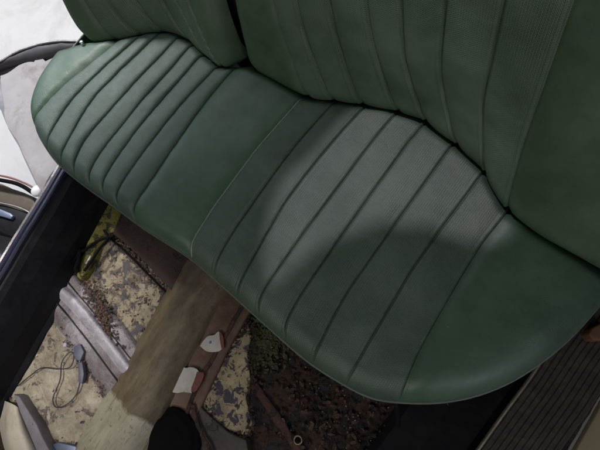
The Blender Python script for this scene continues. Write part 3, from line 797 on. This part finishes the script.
# ------------------------------------------------------------------ right side: black inner wall and ribbed sill plate
rs = empty('door_sill', P(560, 400, .12), 'ribbed dark brown right door sill with a thin pale edge in the bottom right corner', 'door sill')
ZR = .14
a = P(596, 284, ZR); b_ = P(470, 461, ZR); dv = (b_-a).normalized(); a = a-dv*.25; b_ = b_+dv*.6
M_rib = plain('ribbed_brown_plate', (.040, .034, .028), .65, .1, .4, 40, .6, dirt=(.075, .055, .04), damt=.7, spec=.3)
offs = [(0, ZR-.02), (0, ZR)]
x = .006
while x < .125:
    offs += [(x, ZR), (x+.002, ZR+.0022), (x+.006, ZR+.0022), (x+.008, ZR)]; x += .013
offs += [(.135, ZR), (.140, ZR-.012), (.140, -.2)]
face('ribbed_plate', a, b_, offs, M_rib, rs, 160)
face('metal_edge', a, b_, [(-.004, ZR-.02), (-.004, ZR+.004), (-.001, ZR+.006), (.003, ZR+.005), (.003, ZR)], plain('dull_tan_edge', (.24, .20, .15), .4, .6), rs, 60)
face('inner_panel', a, b_, [(-.004, ZR-.004), (-.008, ZR-.02), (-.012, .10), (-.09, .06), (-.17, .03), (-.20, -.01)], M_black, rs, 60)
o = slab('rusty_bracket', [(592, 328), (606, 320), (612, 332), (602, 341), (593, 340), (589, 334)], .19, .12, plain('orange_rust', (.11, .05, .022), .7, 0, .5, 60), None, .004, .005, 2)
tag(o, 'small orange rusty bracket at the right border below the seat corner', 'bracket')
tag(tube('black_cable', [P(445, 398, .06), P(452, 408, .05), P(474, 418, .04), P(500, 432, .03), P(520, 452, .03)], .004, M_blk2, None, 8, 40), 'thin black cable in shadow under the right front of the cushion', 'cable')
tag(tube('seat_tie', [P(396, 400, .27), P(397, 410, .22), P(398, 424, .15)], .006, M_black, None, 8, 12), 'short black strap hanging under the seat front', 'strap')

tc_ = [P(x, y, ZG+.03) for x, y in ((570, 460), (604, 400), (700, 300), (760, 420), (640, 560))]
o = slabw('pavement', tc_, ZG-.02, plain('tan_concrete', (.30, .24, .15), .85, 0, .2, 14, .4), None, .004); o['kind'] = 'structure'
# ------------------------------------------------------------------ light
w = bpy.data.worlds.new('World'); S.world = w; w.use_nodes = True
w.node_tree.nodes['Background'].inputs[0].default_value = (.85, .92, 1, 1); w.node_tree.nodes['Background'].inputs[1].default_value = .05
def lamp(name, kind, loc, target, power, col=(1, 1, 1), size=.3, size_y=None, spot=40, blend=.3, scale=None, roll=0):
    l = bpy.data.lights.new(name, kind); l.energy = power; l.color = col
    if kind == 'AREA': l.shape = 'RECTANGLE'; l.size = size; l.size_y = size_y or size
    else: l.shadow_soft_size = size
    if kind == 'SPOT': l.spot_size = math.radians(spot); l.spot_blend = blend
    o = bpy.data.objects.new(name, l); COL.objects.link(o)
    q = (Vector(target)-Vector(loc)).to_track_quat('-Z', 'Y')
    o.rotation_mode = 'QUATERNION'
    from mathutils import Quaternion
    o.rotation_quaternion = q @ Quaternion((0, 0, 1), roll); o.location = loc
    if scale: o.scale = scale
    return o
# daylight through the open left door
lamp('door_daylight', 'AREA', (-2.15, .10, .8), (-1.15, .05, .3), 3.6, (.66, .78, 1), .8, .6)
# outside ground in full light
lamp('outdoor_light', 'SPOT', (-3.0, .9, 3.0), (-2.1, .35, -.2), 560, (1, 1, 1), .2, spot=48, blend=.35)
# added spot that brightens the left floor
lamp('floor_spot', 'SPOT', (-1.0, -.75, 1.5), (-.88, -.56, 0), 58, (1, .96, .93), .06, spot=36, blend=1)
# soft fill from the windscreen side
lamp('window_fill', 'AREA', (-.15, -1.5, 1.8), (-.35, .3, .4), 13, (1, .97, .92), 1.4, .7)
# window light falling on the pleats
PC = (.98, .84, 1.0)
def pool(px, py, r, power, blend=.35, sx=1, sy=1, roll=0, col=PC):
    t = P(px, py, .36); src = Vector((-.84, .72, 2.3)); d = (t-src).length
    ang = 2*math.degrees(math.atan(r/d))
    lamp('window_light', 'SPOT', src, t, power, col, .012, spot=ang, blend=blend, scale=(sx, sy, 1), roll=roll)
SRC = Vector((-.84, .72, 2.3)); tc = P(395, 190, .36)
lamp('window_light', 'SPOT', SRC, tc, 86, PC, .010, spot=26, blend=.15)
# added mask panel out of view, its opening cut to shape the light patch
hole = [(268, 285), (262, 255), (266, 225), (276, 195), (292, 172), (318, 148), (345, 118), (372, 98), (400, 88), (440, 95), (490, 140), (522, 195), (514, 232), (500, 243), (478, 244),
        (452, 238), (425, 226), (402, 228), (385, 222), (360, 232), (335, 240), (315, 252), (300, 268), (285, 284)]
def up(p, z=1.75):
    t = (SRC.z-z)/(SRC.z-p.z); return SRC+(p-SRC)*t
hp = [up(P(x, y, .36)) for x, y in hole]; cx = sum(p.x for p in hp)/len(hp); cy = sum(p.y for p in hp)/len(hp)
V = []; n = len(hp)
for zz in (1.75, 1.753):
    for p in hp: V.append((p.x, p.y, zz))
    for p in hp:
        a = math.atan2(p.y-cy, p.x-cx); V.append((cx+.34*math.cos(a), cy+.34*math.sin(a), zz))
Fs = []
for i in range(n):
    j = (i+1) % n
    Fs += [(i, j, n+j, n+i), (2*n+i, 2*n+j, 3*n+j, 3*n+i), (i, j, 2*n+j, 2*n+i), (n+i, n+j, 3*n+j, 3*n+i)]
o = mesh('patch_mask', V, Fs, M_shell, smooth=False); o['kind'] = 'structure'
lamp('rear_window', 'AREA', (-1.25, 1.05, 2.2), (-.45, .15, .36), 6, (.92, .95, 1), .9, .5)
lamp('right_daylight', 'AREA', (1.7, -.55, 1.15), (.15, .1, .3), 7, (.85, .88, 1), .35, .35)

# ------------------------------------------------------------------ render
S.render.engine = 'CYCLES'
S.view_settings.view_transform = 'Standard'; S.view_settings.look = 'None'; S.view_settings.exposure = 0; S.view_settings.gamma = 1
